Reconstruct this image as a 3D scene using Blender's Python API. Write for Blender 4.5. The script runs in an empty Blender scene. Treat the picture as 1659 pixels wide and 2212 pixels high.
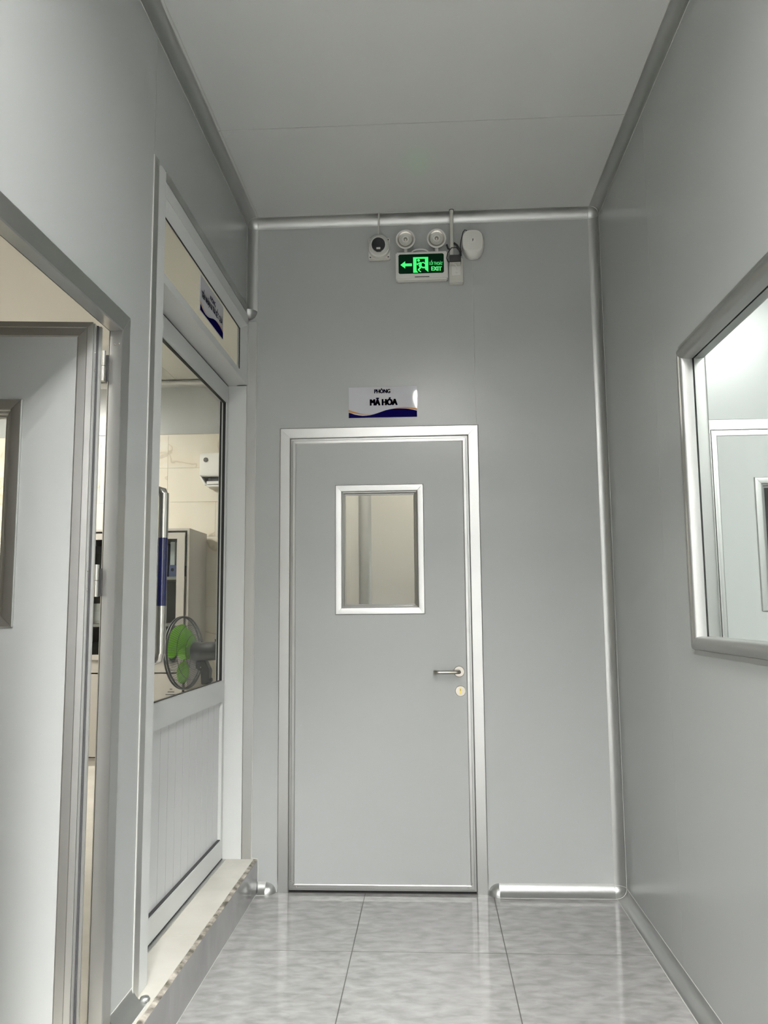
import bpy, bmesh, math, random
from mathutils import Vector, Matrix, Euler
random.seed(7)
S = bpy.context.scene
COL = S.collection
PI = math.pi

# ---------------------------------------------------------------- camera
CAM = Vector((0.0, -4.0675, 1.3157)); YAW, PITCH, ROLL, FPX = 0.0543, 0.1200, -0.0086, 1785.25
cd = bpy.data.cameras.new('camera'); cam = bpy.data.objects.new('camera', cd); COL.objects.link(cam)
cd.sensor_fit = 'HORIZONTAL'; cd.sensor_width = 36.0; cd.lens = FPX * 36.0 / 1659.0
cd.clip_start = 0.02; cd.clip_end = 60
F = Vector((-math.sin(YAW) * math.cos(PITCH), math.cos(YAW) * math.cos(PITCH), math.sin(PITCH)))
Rt = Vector((math.cos(YAW), math.sin(YAW), 0)); U = Rt.cross(F)
R2 = math.cos(ROLL) * Rt + math.sin(ROLL) * U; U2 = math.cos(ROLL) * U - math.sin(ROLL) * Rt
m = Matrix((R2, U2, -F)).transposed().to_4x4(); m.translation = CAM
cam.matrix_world = m
S.camera = cam

# ---------------------------------------------------------------- world, exposure, light levels
w = bpy.data.worlds.new('world'); S.world = w; w.use_nodes = True
w.node_tree.nodes['Background'].inputs[0].default_value = (0.8, 0.85, 0.9, 1)
w.node_tree.nodes['Background'].inputs[1].default_value = 0.05
S.view_settings.view_transform = 'Standard'; S.view_settings.look = 'None'
S.view_settings.exposure = 0.0; S.view_settings.gamma = 1.0; S.view_settings.use_curve_mapping = False
S.cycles.max_bounces = 5; S.cycles.diffuse_bounces = 3; S.cycles.glossy_bounces = 3
S.cycles.transparent_max_bounces = 8; S.cycles.sample_clamp_indirect = 6.0
L_CORRIDOR, L_CORRIDOR_FILL, L_RECEPTION, L_LAB, L_CODING = 790.0, 1330.0, 76.0, 84.0, 31.0     # emission of the ceiling luminaires, added corridor fill lamps included

# ---------------------------------------------------------------- dimensions (metres)
XL, XR, H, R, T = -0.913, 0.881, 3.346, 0.046, 0.05
YN = -10.2                     # corridor end behind the camera
SZ = 0.152                    # raised floor / sill height
TL = 0.036                    # thickness of the left partition
LX0, LX1, LY0, LY1 = -4.3, XL - TL, -6.4, 2.93     # reception room (left)
RX0, RX1, RY0 = XR + T, 3.3, -3.6                 # laboratory (right)

# ---------------------------------------------------------------- materials
def mat(name, col, rough=0.5, metal=0.0, spec=0.5, coat=0.0, emit=None, estr=0.0):
    k = bpy.data.materials.new(name); k.use_nodes = True
    b = k.node_tree.nodes['Principled BSDF']
    b.inputs['Base Color'].default_value = (*col, 1); b.inputs['Roughness'].default_value = rough
    b.inputs['Metallic'].default_value = metal; b.inputs['Specular IOR Level'].default_value = spec
    b.inputs['Coat Weight'].default_value = coat
    if emit:
        b.inputs['Emission Color'].default_value = (*emit, 1); b.inputs['Emission Strength'].default_value = estr
    return k
def nodes(k): return k.node_tree.nodes, k.node_tree.links, k.node_tree.nodes['Principled BSDF']
def noise_bump(k, scale, strength, dist=0.002, stretch=(1, 1, 1), detail=3):
    n, l, b = nodes(k)
    tc = n.new('ShaderNodeTexCoord'); mp = n.new('ShaderNodeMapping'); mp.inputs['Scale'].default_value = stretch
    t = n.new('ShaderNodeTexNoise'); t.inputs['Scale'].default_value = scale; t.inputs['Detail'].default_value = detail
    bp = n.new('ShaderNodeBump'); bp.inputs['Strength'].default_value = strength; bp.inputs['Distance'].default_value = dist
    l.new(tc.outputs['Object'], mp.inputs['Vector']); l.new(mp.outputs['Vector'], t.inputs['Vector'])
    l.new(t.outputs['Fac'], bp.inputs['Height']); l.new(bp.outputs['Normal'], b.inputs['Normal'])
    return t, mp
def tint(k, col0, col1, scale, stretch=(1, 1, 1), lo=0.35, hi=0.65, detail=4, rot=(0, 0, 0), dist=0.0):
    n, l, b = nodes(k)
    tc = n.new('ShaderNodeTexCoord'); mp = n.new('ShaderNodeMapping')
    mp.inputs['Scale'].default_value = stretch; mp.inputs['Rotation'].default_value = rot
    t = n.new('ShaderNodeTexNoise'); t.inputs['Scale'].default_value = scale; t.inputs['Detail'].default_value = detail
    t.inputs['Distortion'].default_value = dist
    r = n.new('ShaderNodeValToRGB'); r.color_ramp.elements[0].position = lo; r.color_ramp.elements[1].position = hi
    r.color_ramp.elements[0].color = (*col0, 1); r.color_ramp.elements[1].color = (*col1, 1)
    l.new(tc.outputs['Object'], mp.inputs['Vector']); l.new(mp.outputs['Vector'], t.inputs['Vector'])
    l.new(t.outputs['Fac'], r.inputs['Fac']); l.new(r.outputs['Color'], b.inputs['Base Color'])
    return r
M = {}
M['panel'] = mat('grey_panel', (0.405, 0.417, 0.41), 0.27, spec=0.5)
M['ceilpanel'] = mat('ceiling_panel', (0.66, 0.67, 0.655), 0.22, spec=0.5)
M['cream'] = mat('cream_panel', (0.66, 0.645, 0.60), 0.35)
M['alu'] = mat('brushed_aluminium', (0.56, 0.56, 0.55), 0.36, metal=1.0)
noise_bump(M['alu'], 40, 0.06, 0.0008, (1, 1, 30))
M['cove'] = mat('satin_aluminium', (0.50, 0.505, 0.495), 0.42, metal=1.0)
M['alu_window'] = mat('grey_anodised_aluminium', (0.42, 0.42, 0.41), 0.42, metal=1.0)
M['white_alu'] = mat('white_coated_aluminium', (0.62, 0.63, 0.62), 0.33)
M['pvc'] = mat('white_pvc_slat', (0.66, 0.665, 0.67), 0.3)
M['seal'] = mat('white_sealant', (0.50, 0.50, 0.475), 0.6)
M['white'] = mat('white_plastic', (0.78, 0.77, 0.73), 0.4)
M['offwhite'] = mat('off_white_plastic', (0.66, 0.65, 0.60), 0.42)
M['black'] = mat('black_plastic', (0.012, 0.012, 0.013), 0.4)
M['lens'] = mat('camera_lens', (0.003, 0.003, 0.004), 0.2, spec=0.08)
M['dark'] = mat('dark_grey_plastic', (0.022, 0.023, 0.026), 0.35)
M['slot'] = mat('dark_slot', (0.05, 0.05, 0.055), 0.6)
M['jointgrey'] = mat('grey_joint', (0.16, 0.16, 0.16), 0.7)
M['gasket'] = mat('black_rubber', (0.01, 0.01, 0.01), 0.7)
M['steel'] = mat('stainless_steel', (0.56, 0.54, 0.50), 0.2, metal=1.0)
M['satinsteel'] = mat('satin_steel', (0.42, 0.39, 0.35), 0.3, metal=1.0)
M['brass'] = mat('brass', (0.50, 0.40, 0.12), 0.3, metal=1.0)
M['blue'] = mat('blue_lacquer', (0.005, 0.007, 0.045), 0.14, coat=0.3)
M['signwhite'] = mat('sign_face', (0.56, 0.56, 0.60), 0.04, spec=0.35)
M['signblue'] = mat('sign_navy_print', (0.004, 0.003, 0.05), 0.5, spec=0.0)
M['signorange'] = mat('sign_orange_print', (0.50, 0.25, 0.07), 0.3, spec=0.12)
M['grille'] = mat('fan_wire', (0.03, 0.032, 0.034), 0.4)
M['green'] = mat('lime_plastic', (0.24, 0.62, 0.04), 0.25)
n_, l_, b_ = nodes(M['green']); b_.inputs['Transmission Weight'].default_value = 0.15
M['cabinet'] = mat('grey_steel_paint', (0.40, 0.375, 0.34), 0.45)
M['paper'] = mat('paper', (0.74, 0.74, 0.72), 0.7)
M['folder'] = mat('slate_blue_box', (0.12, 0.14, 0.26), 0.5)
M['redthing'] = mat('red_card', (0.40, 0.03, 0.04), 0.5)
M['mortar'] = mat('grey_mortar', (0.24, 0.22, 0.18), 0.9)
tint(M['mortar'], (0.10, 0.09, 0.07), (0.55, 0.50, 0.44), 22, lo=0.35, hi=0.7); noise_bump(M['mortar'], 90, 0.6, 0.004)
M['grout'] = mat('dark_grout', (0.10, 0.095, 0.09), 0.9)
M['lightgrout'] = mat('light_grout', (0.52, 0.49, 0.42), 0.9)
M['tile'] = mat('grey_marble_tile', (0.5, 0.5, 0.5), 0.07, spec=0.5)
tint(M['tile'], (0.26, 0.253, 0.251), (0.385, 0.376, 0.372), 13.0, (1.0, 2.0, 1.0), lo=0.33, hi=0.68, detail=9, rot=(0, 0, -0.6), dist=0.3)
M['risertile'] = mat('riser_marble_tile', (0.5, 0.5, 0.5), 0.10)
tint(M['risertile'], (0.205, 0.20, 0.20), (0.29, 0.284, 0.282), 4.0, (1.0, 1.0, 0.6), lo=0.3, hi=0.7, detail=6, dist=0.6)
M['silltile'] = mat('cream_sill_tile', (0.66, 0.63, 0.56), 0.16)
tint(M['silltile'], (0.56, 0.535, 0.475), (0.65, 0.625, 0.565), 5, lo=0.3, hi=0.7)
M['walltile'] = mat('cream_marble_tile', (0.68, 0.63, 0.53), 0.32)
def veins(k):
    n, l, b = nodes(k)
    tc = n.new('ShaderNodeTexCoord'); oi = n.new('ShaderNodeObjectInfo')
    ad = n.new('ShaderNodeVectorMath'); ad.operation = 'ADD'
    mu = n.new('ShaderNodeVectorMath'); mu.operation = 'SCALE'; mu.inputs['Scale'].default_value = 9.0
    cx = n.new('ShaderNodeCombineXYZ'); l.new(oi.outputs['Random'], cx.inputs[0]); l.new(oi.outputs['Random'], cx.inputs[2])
    l.new(cx.outputs[0], mu.inputs[0]); l.new(tc.outputs['Object'], ad.inputs[0]); l.new(mu.outputs[0], ad.inputs[1])
    t = n.new('ShaderNodeTexNoise'); t.inputs['Scale'].default_value = 1.5; t.inputs['Detail'].default_value = 4; t.inputs['Distortion'].default_value = 0.5
    l.new(ad.outputs[0], t.inputs['Vector'])
    r = n.new('ShaderNodeValToRGB'); e = r.color_ramp.elements
    e[0].position = 0.0; e[0].color = (0.69, 0.655, 0.57, 1); e[1].position = 1.0; e[1].color = (0.66, 0.615, 0.53, 1)
    for p, c in ((0.44, (0.69, 0.65, 0.565, 1)), (0.487, (0.65, 0.59, 0.48, 1)), (0.497, (0.47, 0.41, 0.31, 1)), (0.507, (0.66, 0.60, 0.49, 1)), (0.58, (0.69, 0.645, 0.545, 1))):
        q = e.new(p); q.color = c
    l.new(t.outputs['Fac'], r.inputs['Fac']); l.new(r.outputs['Color'], b.inputs['Base Color'])
veins(M['walltile'])
def glass(name, tintc=(0.96, 0.97, 0.96), ior=1.45):
    k = bpy.data.materials.new(name); k.use_nodes = True; n = k.node_tree.nodes; l = k.node_tree.links; n.clear()
    o = n.new('ShaderNodeOutputMaterial'); mx = n.new('ShaderNodeMixShader')
    lw = n.new('ShaderNodeLayerWeight'); lw.inputs['Blend'].default_value = 0.5      # facing term: 0 head-on, 1 grazing
    pw = n.new('ShaderNodeMath'); pw.operation = 'POWER'; pw.inputs[1].default_value = 5.0
    ma = n.new('ShaderNodeMath'); ma.operation = 'MULTIPLY_ADD'; ma.inputs[1].default_value = 0.14; ma.inputs[2].default_value = 0.022
    tr = n.new('ShaderNodeBsdfTransparent'); tr.inputs[0].default_value = (*tintc, 1)
    gl = n.new('ShaderNodeBsdfGlossy'); gl.inputs['Roughness'].default_value = 0.02
    l.new(lw.outputs['Facing'], pw.inputs[0]); l.new(pw.outputs[0], ma.inputs[0]); l.new(ma.outputs[0], mx.inputs[0])
    l.new(tr.outputs[0], mx.inputs[1]); l.new(gl.outputs[0], mx.inputs[2]); l.new(mx.outputs[0], o.inputs[0])
    return k
M['glass'] = glass('clear_glass')
M['smoke'] = glass('cabinet_glass', (0.80, 0.82, 0.82))
def emitter(name, col, s):
    return mat(name, (0.02, 0.02, 0.02), 0.4, emit=col, estr=s)
M['lamp_c'] = emitter('corridor_tube', (1.0, 0.99, 0.965), L_CORRIDOR)
M['lamp_fill'] = emitter('corridor_fill_tube', (1.0, 0.99, 0.965), L_CORRIDOR_FILL)  # for the two lamps added out of view behind the camera
M['lamp_r'] = emitter('reception_diffuser', (1.0, 0.965, 0.89), L_RECEPTION)
M['lamp_l'] = emitter('laboratory_diffuser', (0.97, 1.0, 0.97), L_LAB)
M['lamp_e'] = emitter('coding_room_diffuser', (1.0, 0.95, 0.86), L_CODING)
M['exitdark'] = mat('exit_face', (0.001, 0.006, 0.002), 0.35, spec=0.06, emit=(0.0, 0.05, 0.012), estr=0.12)
M['exitgreen'] = emitter('exit_symbol', (0.04, 1.0, 0.16), 1.25)
M['exittext'] = emitter('exit_lettering', (0.10, 0.85, 0.22), 0.85)

# ---------------------------------------------------------------- geometry helpers
ORG = {}
class MB:
    def __init__(s): s.v = []; s.f = []
    def add(s, vs, fs):
        o = len(s.v); s.v += [tuple(p) for p in vs]; s.f += [tuple(i + o for i in q) for q in fs]; return s
    def box(s, a, b):
        x0, y0, z0 = (min(a[i], b[i]) for i in range(3)); x1, y1, z1 = (max(a[i], b[i]) for i in range(3))
        return s.add([(x0, y0, z0), (x1, y0, z0), (x1, y1, z0), (x0, y1, z0), (x0, y0, z1), (x1, y0, z1), (x1, y1, z1), (x0, y1, z1)],
                     [(0, 3, 2, 1), (4, 5, 6, 7), (0, 1, 5, 4), (1, 2, 6, 5), (2, 3, 7, 6), (3, 0, 4, 7)])
    def loft(s, rings, closed=True, cap=True):
        n = len(rings[0]); vs = [p for r in rings for p in r]; fs = []
        for i in range(len(rings) - 1):
            for j in range(n if closed else n - 1):
                k = (j + 1) % n; fs.append((i * n + j, i * n + k, (i + 1) * n + k, (i + 1) * n + j))
        if cap and closed:
            fs.append(tuple(reversed(range(n)))); fs.append(tuple((len(rings) - 1) * n + j for j in range(n)))
        return s.add(vs, fs)
    def prism(s, poly, d):          # poly: 3-D points, d: extrusion vector
        d = Vector(d); return s.loft([[Vector(p) for p in poly], [Vector(p) + d for p in poly]])
    def tube(s, path, r, n=8, cap=True):
        P = [Vector(p) for p in path]; rings = []; rr = r if isinstance(r, (list, tuple)) else [r] * len(P)
        t0 = (P[1] - P[0]).normalized(); a = t0.orthogonal().normalized()
        for i, p in enumerate(P):
            t = ((P[min(i + 1, len(P) - 1)] - P[max(i - 1, 0)])).normalized()
            a = (a - t * a.dot(t)).normalized(); b = t.cross(a)
            rings.append([p + rr[i] * (math.cos(2 * PI * j / n) * a + math.sin(2 * PI * j / n) * b) for j in range(n)])
        return s.loft(rings, True, cap)
    def lathe(s, prof, c, axis, n=24):   # prof: (radius, height along axis)
        c = Vector(c); ax = Vector(axis).normalized(); a = ax.orthogonal().normalized(); b = ax.cross(a)
        rings = [[c + ax * h + max(r, 1e-5) * (math.cos(2 * PI * j / n) * a + math.sin(2 * PI * j / n) * b) for j in range(n)] for r, h in prof]
        return s.loft(rings, True, True)
    def build(s, name, material, parent=None, smooth=None, bevel=0.0, kind=None):
        me = bpy.data.meshes.new(name); o = ORG.get(parent.name, Vector()) if parent else Vector()
        me.from_pydata([(p[0] - o[0], p[1] - o[1], p[2] - o[2]) for p in s.v], [], s.f)
        bm = bmesh.new(); bm.from_mesh(me); bmesh.ops.recalc_face_normals(bm, faces=bm.faces)
        if bevel: bmesh.ops.bevel(bm, geom=[e for e in bm.edges if e.calc_face_angle(0) > 0.5], offset=bevel, segments=2, affect='EDGES', clamp_overlap=True)
        bm.to_mesh(me); bm.free()
        if smooth is not None:
            me.shade_smooth(); me.set_sharp_from_angle(angle=math.radians(smooth))
        me.materials.append(M[material])
        ob = bpy.data.objects.new(name, me); COL.objects.link(ob)
        if parent: ob.parent = parent; ORG[ob.name] = o
        else: ORG[ob.name] = Vector()
        if kind: ob['kind'] = kind
        return ob
def tag(o, label, cat, group=None, kind=None):
    o['label'] = label; o['category'] = cat
    if group: o['group'] = group
    if kind: o['kind'] = kind
    return o
def thing(name, loc, label, cat, group=None, kind=None):
    o = bpy.data.objects.new(name, None); o.empty_display_size = 0.05; COL.objects.link(o); o.location = loc
    ORG[o.name] = Vector(loc); return tag(o, label, cat, group, kind)
def local_thing(name, loc, rot, label, cat, group=None, kind=None):       # children given in local coordinates
    o = thing(name, loc, label, cat, group, kind); ORG[o.name] = Vector(); o.rotation_euler = rot; return o
def cells(u0, u1, v0, v1, holes):
    us = sorted({u0, u1, *[h[i] for h in holes for i in (0, 1) if u0 < h[i] < u1]}); vs = sorted({v0, v1, *[h[i] for h in holes for i in (2, 3) if v0 < h[i] < v1]})
    for i in range(len(us) - 1):
        for j in range(len(vs) - 1):
            cu, cv = (us[i] + us[i + 1]) / 2, (vs[j] + vs[j + 1]) / 2
            if not any(h[0] < cu < h[1] and h[2] < cv < h[3] for h in holes): yield us[i], us[i + 1], vs[j], vs[j + 1]
def wall(name, axis, p, q, u0, u1, v0, v1, holes, splits, material, label, skin=0.004, seam=0.0035, core='seal', vsplits=()):
    """axis 0: wall in plane x=p (u=y, v=z); 1: plane y=p (u=x, v=z); 2: plane z=p (u=x, v=y). p face, q back face."""
    sg = 1 if q > p else -1
    def bx(mb, a0, a1, b0, b1, d0, d1):
        if axis == 0: mb.box((d0, a0, b0), (d1, a1, b1))
        elif axis == 1: mb.box((a0, d0, b0), (a1, d1, b1))
        else: mb.box((a0, b0, d0), (a1, b1, d1))
    c = MB()
    for a in cells(u0, u1, v0, v1, holes): bx(c, *a, p + sg * (skin * 0.7), q)
    W = c.build(name, core); tag(W, label, 'ceiling' if name.startswith('ceil') else 'wall', kind='structure')
    us = [u0, *splits, u1]; vs = [v0, *vsplits, v1]
    for i in range(len(us) - 1):
        for j in range(len(vs) - 1):
            g = seam / 2; a0 = us[i] + (g if i else 0); a1 = us[i + 1] - (g if i < len(us) - 2 else 0)
            b0 = vs[j] + (g if j else 0); b1 = vs[j + 1] - (g if j < len(vs) - 2 else 0)
            mb = MB()
            for a in cells(a0, a1, b0, b1, holes): bx(mb, *a, p, p + sg * skin)
            if mb.v: mb.build('panel', material, W)
    return W
def frame_members(o, eu, ev, en, u0, u1, v0, v1, prof, sides='LRTB', gap=0.0004):
    """mitred frame members round a rectangle; prof = (inward, outward) points; yields (side, MB)."""
    o, eu, ev, en = map(Vector, (o, eu, ev, en))
    P = lambda u, v, h: o + eu * u + ev * v + en * h
    for sd in sides:
        mb = MB(); r0 = []; r1 = []
        for i, h in prof:
            if sd == 'L': r0.append(P(u0 + i, v0 + (i if 'B' in sides else 0) + gap, h)); r1.append(P(u0 + i, v1 - (i if 'T' in sides else 0) - gap, h))
            if sd == 'R': r0.append(P(u1 - i, v0 + (i if 'B' in sides else 0) + gap, h)); r1.append(P(u1 - i, v1 - (i if 'T' in sides else 0) - gap, h))
            if sd == 'T': r0.append(P(u0 + i + gap, v1 - i, h)); r1.append(P(u1 - i - gap, v1 - i, h))
            if sd == 'B': r0.append(P(u0 + i + gap, v0 + i, h)); r1.append(P(u1 - i - gap, v0 + i, h))
        yield sd, mb.loft([r0, r1])
def arc(n): return [PI / 2 * i / n for i in range(n + 1)]
def cove(name, p0, p1, a, b, label, r=R, corners=(), domes=(), sealed=True):
    p0, p1, a, b = map(Vector, (p0, p1, a, b)); d = (p1 - p0).normalized()
    pr = [r * (a + b) - r * (a * math.cos(t) + b * math.sin(t)) for t in arc(12)] + [Vector((0, 0, 0)) + (a + b) * 0.0005]
    mb = MB(); mb.prism([p0 + q for q in pr], p1 - p0)
    o = mb.build(name, 'cove', smooth=40); tag(o, label, 'trim', kind='structure')
    if sealed:
        for u, v in ((a, b), (b, a)):
            s = MB(); s.prism([p0 + u * (r - 0.0005), p0 + u * (r + 0.0018), p0 + u * (r + 0.0015) + v * 0.0008, p0 + u * (r - 0.0008) + v * 0.0016], p1 - p0)
            s.build('sealant_bead', 'seal', o)
    for c, e in corners:             # concave ball corner: c = room corner, e = third direction
        c = Vector(c); e = Vector(e); ctr = c + r * (a + b + e); g = 10; vs = []; fs = []; mbc = MB()
        for i in range(g + 1):
            th = PI / 2 * i / g
            for j in range(g + 1):
                ph = PI / 2 * j / g
                vs.append(ctr - r * (math.sin(th) * (math.cos(ph) * a + math.sin(ph) * b) + math.cos(th) * e))
        for i in range(g):
            for j in range(g):
                fs.append((i * (g + 1) + j, i * (g + 1) + j + 1, (i + 1) * (g + 1) + j + 1, (i + 1) * (g + 1) + j))
        mbc.add(vs, fs); k = mbc.build('corner_piece', 'cove', o, smooth=60)
        for x, y in ((a, b), (a, e), (b, e)):
            s = MB(); s.tube([ctr - (r - 0.0004) * (x * math.cos(t) + y * math.sin(t)) for t in arc(10)], 0.0014, 6); s.build('sealant_bead', 'seal', k)
    for c, e in domes:               # convex end cap: e = direction away from the trim
        c = Vector(c); e = Vector(e); g = 10; vs = []; fs = []; mbd = MB()
        for i in range(g + 1):
            th = PI / 2 * i / g
            for j in range(g + 1):
                ph = PI / 2 * j / g
                vs.append(c + r * (math.cos(th) * e + math.sin(th) * (math.cos(ph) * a + math.sin(ph) * b)))
        for i in range(g):
            for j in range(g):
                fs.append((i * (g + 1) + j, i * (g + 1) + j + 1, (i + 1) * (g + 1) + j + 1, (i + 1) * (g + 1) + j))
        base = len(vs); vs.append(c); ring = [g * (g + 1) + j for j in range(g + 1)]
        for j in range(g): fs.append((base, ring[j], ring[j + 1]))
        mbd.add(vs, fs).build('end_cap', 'cove', o, smooth=60)
    return o
def text_mb(body, x0, x1, z0, z1, P, bold=0.0, h=0.0):
    """flat lettering fitted to the box; P maps (u, v, h) to a point"""
    c = bpy.data.curves.new('lettering', 'FONT'); c.body = body; c.resolution_u = 3
    ob = bpy.data.objects.new('lettering', c); COL.objects.link(ob); bpy.context.view_layer.update()
    me = bpy.data.meshes.new_from_object(ob); vs = [v.co.copy() for v in me.vertices]; fs = [tuple(p.vertices) for p in me.polygons]
    bpy.data.objects.remove(ob); bpy.data.meshes.remove(me); bpy.data.curves.remove(c)
    ux0 = min(v.x for v in vs); ux1 = max(v.x for v in vs); cap = 0.73 if not body.islower() else 0.7
    capv = [v.y for v in vs]; capn = 0.0
    mb = MB(); sx = (x1 - x0) / (ux1 - ux0); sz = (z1 - z0) / 0.714 / 1.0
    x0 += bold; sx = (x1 - bold - x0) / (ux1 - ux0)
    for dx, dz in (((-1, -.4), (-.5, .4), (0, -.4), (0, .4), (.5, -.4), (1, .4), (1, -.4), (-1, .4)) if bold else ((0, 0),)):
        mb.add([P(x0 + (v.x - ux0) * sx + dx * bold, z0 + v.y * sz + dz * bold, h) for v in vs], fs)
    return mb

# ================================================================ THE CORRIDOR SHELL
ND = (-2.57, -1.707, 0.0, 2.168)          # near-left doorway hole (y0, y1, z0, z1)
AD = (-1.448, 0.06, 0.0, 2.853)           # glazed aluminium door hole
WN = (-2.45, -1.262, 1.20, 2.19)          # right window hole
wall('wall_back', 1, 0.0, T, XL, XR, 0, H, [(-0.70, 0.207, -0.1, 2.196)], (0.243,), 'panel', 'grey panel wall at the corridor end around the closed door', seam=0.0016)
wall('wall_left', 0, XL, LX1, YN, 0.0, 0, H, [ND, AD], (-8.6, -7.4, -6.2, -5.0, -3.84, -2.665, -1.465), 'panel', 'grey panel wall on the left with two doorways')
wall('wall_right', 0, XR, XR + T, YN, 0.0, 0, H, [WN], (-9.2, -8.0, -6.8, -5.6, -4.45, -3.27, -2.09, -0.905), 'panel', 'grey panel wall on the right with an internal window', seam=0.0018)
wall('wall_near', 1, YN, YN - T, XL, XR, 0, H, [], (0.2,), 'panel', 'grey panel wall closing the corridor behind the viewer')
wall('ceiling', 2, H, H + T, XL - T, XR + T, YN - T, T, [], (), 'ceilpanel', 'smooth grey panel ceiling of the corridor', vsplits=(-9.1, -7.91, -6.73, -5.55, -4.37, -3.19, -2.005, -0.823), seam=0.006)
fb = MB().box((XL - T, YN - T, -0.06), (XR + T, 1.3, -0.0010)); FL = fb.build('floor', 'grout'); tag(FL, 'glossy grey marble tile floor of the corridor', 'floor', kind='structure')
xs = [XL, -0.3245, 0.2755, XR]; ys = [0.0]; y = -0.671
while y > YN: ys.append(y); y -= 0.6
ys.append(YN)
for i in range(3):
    for j in range(len(ys) - 1):
        g = 0.0018; gy = 0.0026; MB().box((xs[i] + g, ys[j + 1] + gy, -0.009), (xs[i + 1] - g, ys[j] - gy, 0.0)).build('tile', 'tile', FL, bevel=0.0006)
# coving
X, Y, Z = Vector((1, 0, 0)), Vector((0, 1, 0)), Vector((0, 0, 1))
cove('trim_1', (XL + R, 0, H), (XR - R, 0, H), -Y, -Z, 'aluminium cove where the end wall meets the ceiling', corners=(((XL, 0, H), X), ((XR, 0, H), -X)))
cove('trim_2', (XL, YN, H), (XL, -R, H), X, -Z, 'aluminium cove where the left wall meets the ceiling')
cove('trim_3', (XR, YN, H), (XR, -R, H), -X, -Z, 'aluminium cove where the right wall meets the ceiling')
cove('trim_4', (XL, 0, 2.857), (XL, 0, H - R), X, -Y, 'short vertical aluminium cove above the glazed door corner', domes=(((XL, 0, 2.857), -Z),))
cove('trim_5', (XR, 0, R), (XR, 0, H - R), -X, -Y, 'tall vertical aluminium cove in the right corner of the end wall', corners=(((XR, 0, 0), Z),))
cove('trim_6', (XR, YN, 0), (XR, -R, 0), -X, Z, 'aluminium skirting cove along the foot of the right wall')
cove('trim_7', (0.302, 0, 0), (XR - R, 0, 0), -Y, Z, 'aluminium skirting cove right of the end door', r=0.05, domes=(((0.302, 0, 0), -X),))
cove('trim_8', (-0.835, 0, 0), (-0.795, 0, 0), -Y, Z, 'short aluminium skirting stub between step and end door', domes=(((-0.795, 0, 0), X),))
cove('trim_9', (XL, -1.648, SZ), (XL, -1.462, SZ), X, Z, 'short aluminium skirting cove on the step below the pier')
ec = MB().lathe([(0, -0.010), (0.012, -0.007), (0.016, 0.0), (0.012, 0.007), (0, 0.010)], (XL + 0.034, -1.455, SZ + 0.007), Z, 20).build('end_cap', 'cove', bpy.data.objects['trim_9'], smooth=60)
# extra flange line of the left ceiling cove
o = MB().box((XL + R + 0.010, YN, H - 0.0025), (XL + R + 0.013, -R, H)).build('trim_10', 'seal'); tag(o, 'thin pale sealant line beside the left ceiling cove', 'trim', kind='structure')
# flat corner strip below the short cove
s = MB().box((XL, -0.0075, SZ), (XL + 0.044, 0, 2.80)); o = s.build('trim_11', 'alu'); tag(o, 'flat aluminium strip beside the glazed door jamb', 'trim', kind='structure')
MB().box((XL + 0.044, -0.004, SZ), (XL + 0.0475, 0, 2.80)).build('sealant_bead', 'seal', o)

# ================================================================ STEP UNDER THE LEFT WALL
st = thing('door_sill_step', (-0.88, -1.5, 0), 'raised sill step with cream tiles along the left wall', 'step', kind='structure')
MB().box((XL - T, YN, 0), (-0.848, 0, SZ - 0.010)).build('core', 'mortar', st)
for a, b in ((-0.137, -0.001), (-0.737, -0.139), (-1.337, -0.739), (-1.937, -1.339), (-2.537, -1.939), (-3.137, -2.539), (-3.737, -3.139), (-4.337, -3.739)):
    MB().box((-0.848, a, 0.0), (-0.838, b - 0.001, SZ - 0.006)).build('riser_tile', 'risertile', st, bevel=0.0005)
MB().box((-0.8375, -4.3, 0), (-0.836, 0, 0.0022)).build('sealant_bead', 'seal', st)
for a, b in ((-0.30, 0.0), (-0.942, -0.30), (-1.56, -0.942), (-2.2, -1.56), (-2.85, -2.2), (-3.5, -2.85)):
    MB().box((LX1 - 0.06, a + 0.0008, SZ - 0.010), (-0.857 + 0.002 * random.random(), b - 0.0008, SZ)).build('sill_tile', 'silltile', st, bevel=0.0006)
mb = MB(); ny = 150; vs = []; fs = []          # ragged mortar strip along the sill edge
for i in range(ny + 1):
    yy = -4.3 + 4.3 * i / ny; j = random.uniform(-1, 1)
    vs += [(-0.8600, yy, SZ - 0.012), (-0.8595 + 0.0015 * j, yy, SZ - 0.001 + 0.0012 * random.random()), (-0.846 + 0.002 * random.uniform(-1, 1), yy, SZ - 0.003 + 0.002 * random.random()), (-0.8405 + 0.002 * random.random(), yy, SZ - 0.006 + 0.0015 * random.random()), (-0.8405, yy, SZ - 0.012)]
for i in range(ny):
    for k in range(4): fs.append((i * 5 + k, i * 5 + k + 1, i * 5 + k + 6, i * 5 + k + 5))
mb.add(vs, fs).build('mortar_bed', 'mortar', st)
mb = MB(); mb.tube([(-0.838, -0.003, SZ - 0.004), (-0.8365, -0.003, 0.10), (-0.8378, -0.003, 0.05)], 0.0035, 6); mb.tube([(-0.905, -0.002, SZ + 0.002), (-0.87, -0.002, SZ + 0.003), (-0.838, -0.002, SZ - 0.001)], 0.003, 6)
mb.build('sealant_bead', 'seal', st)

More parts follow.
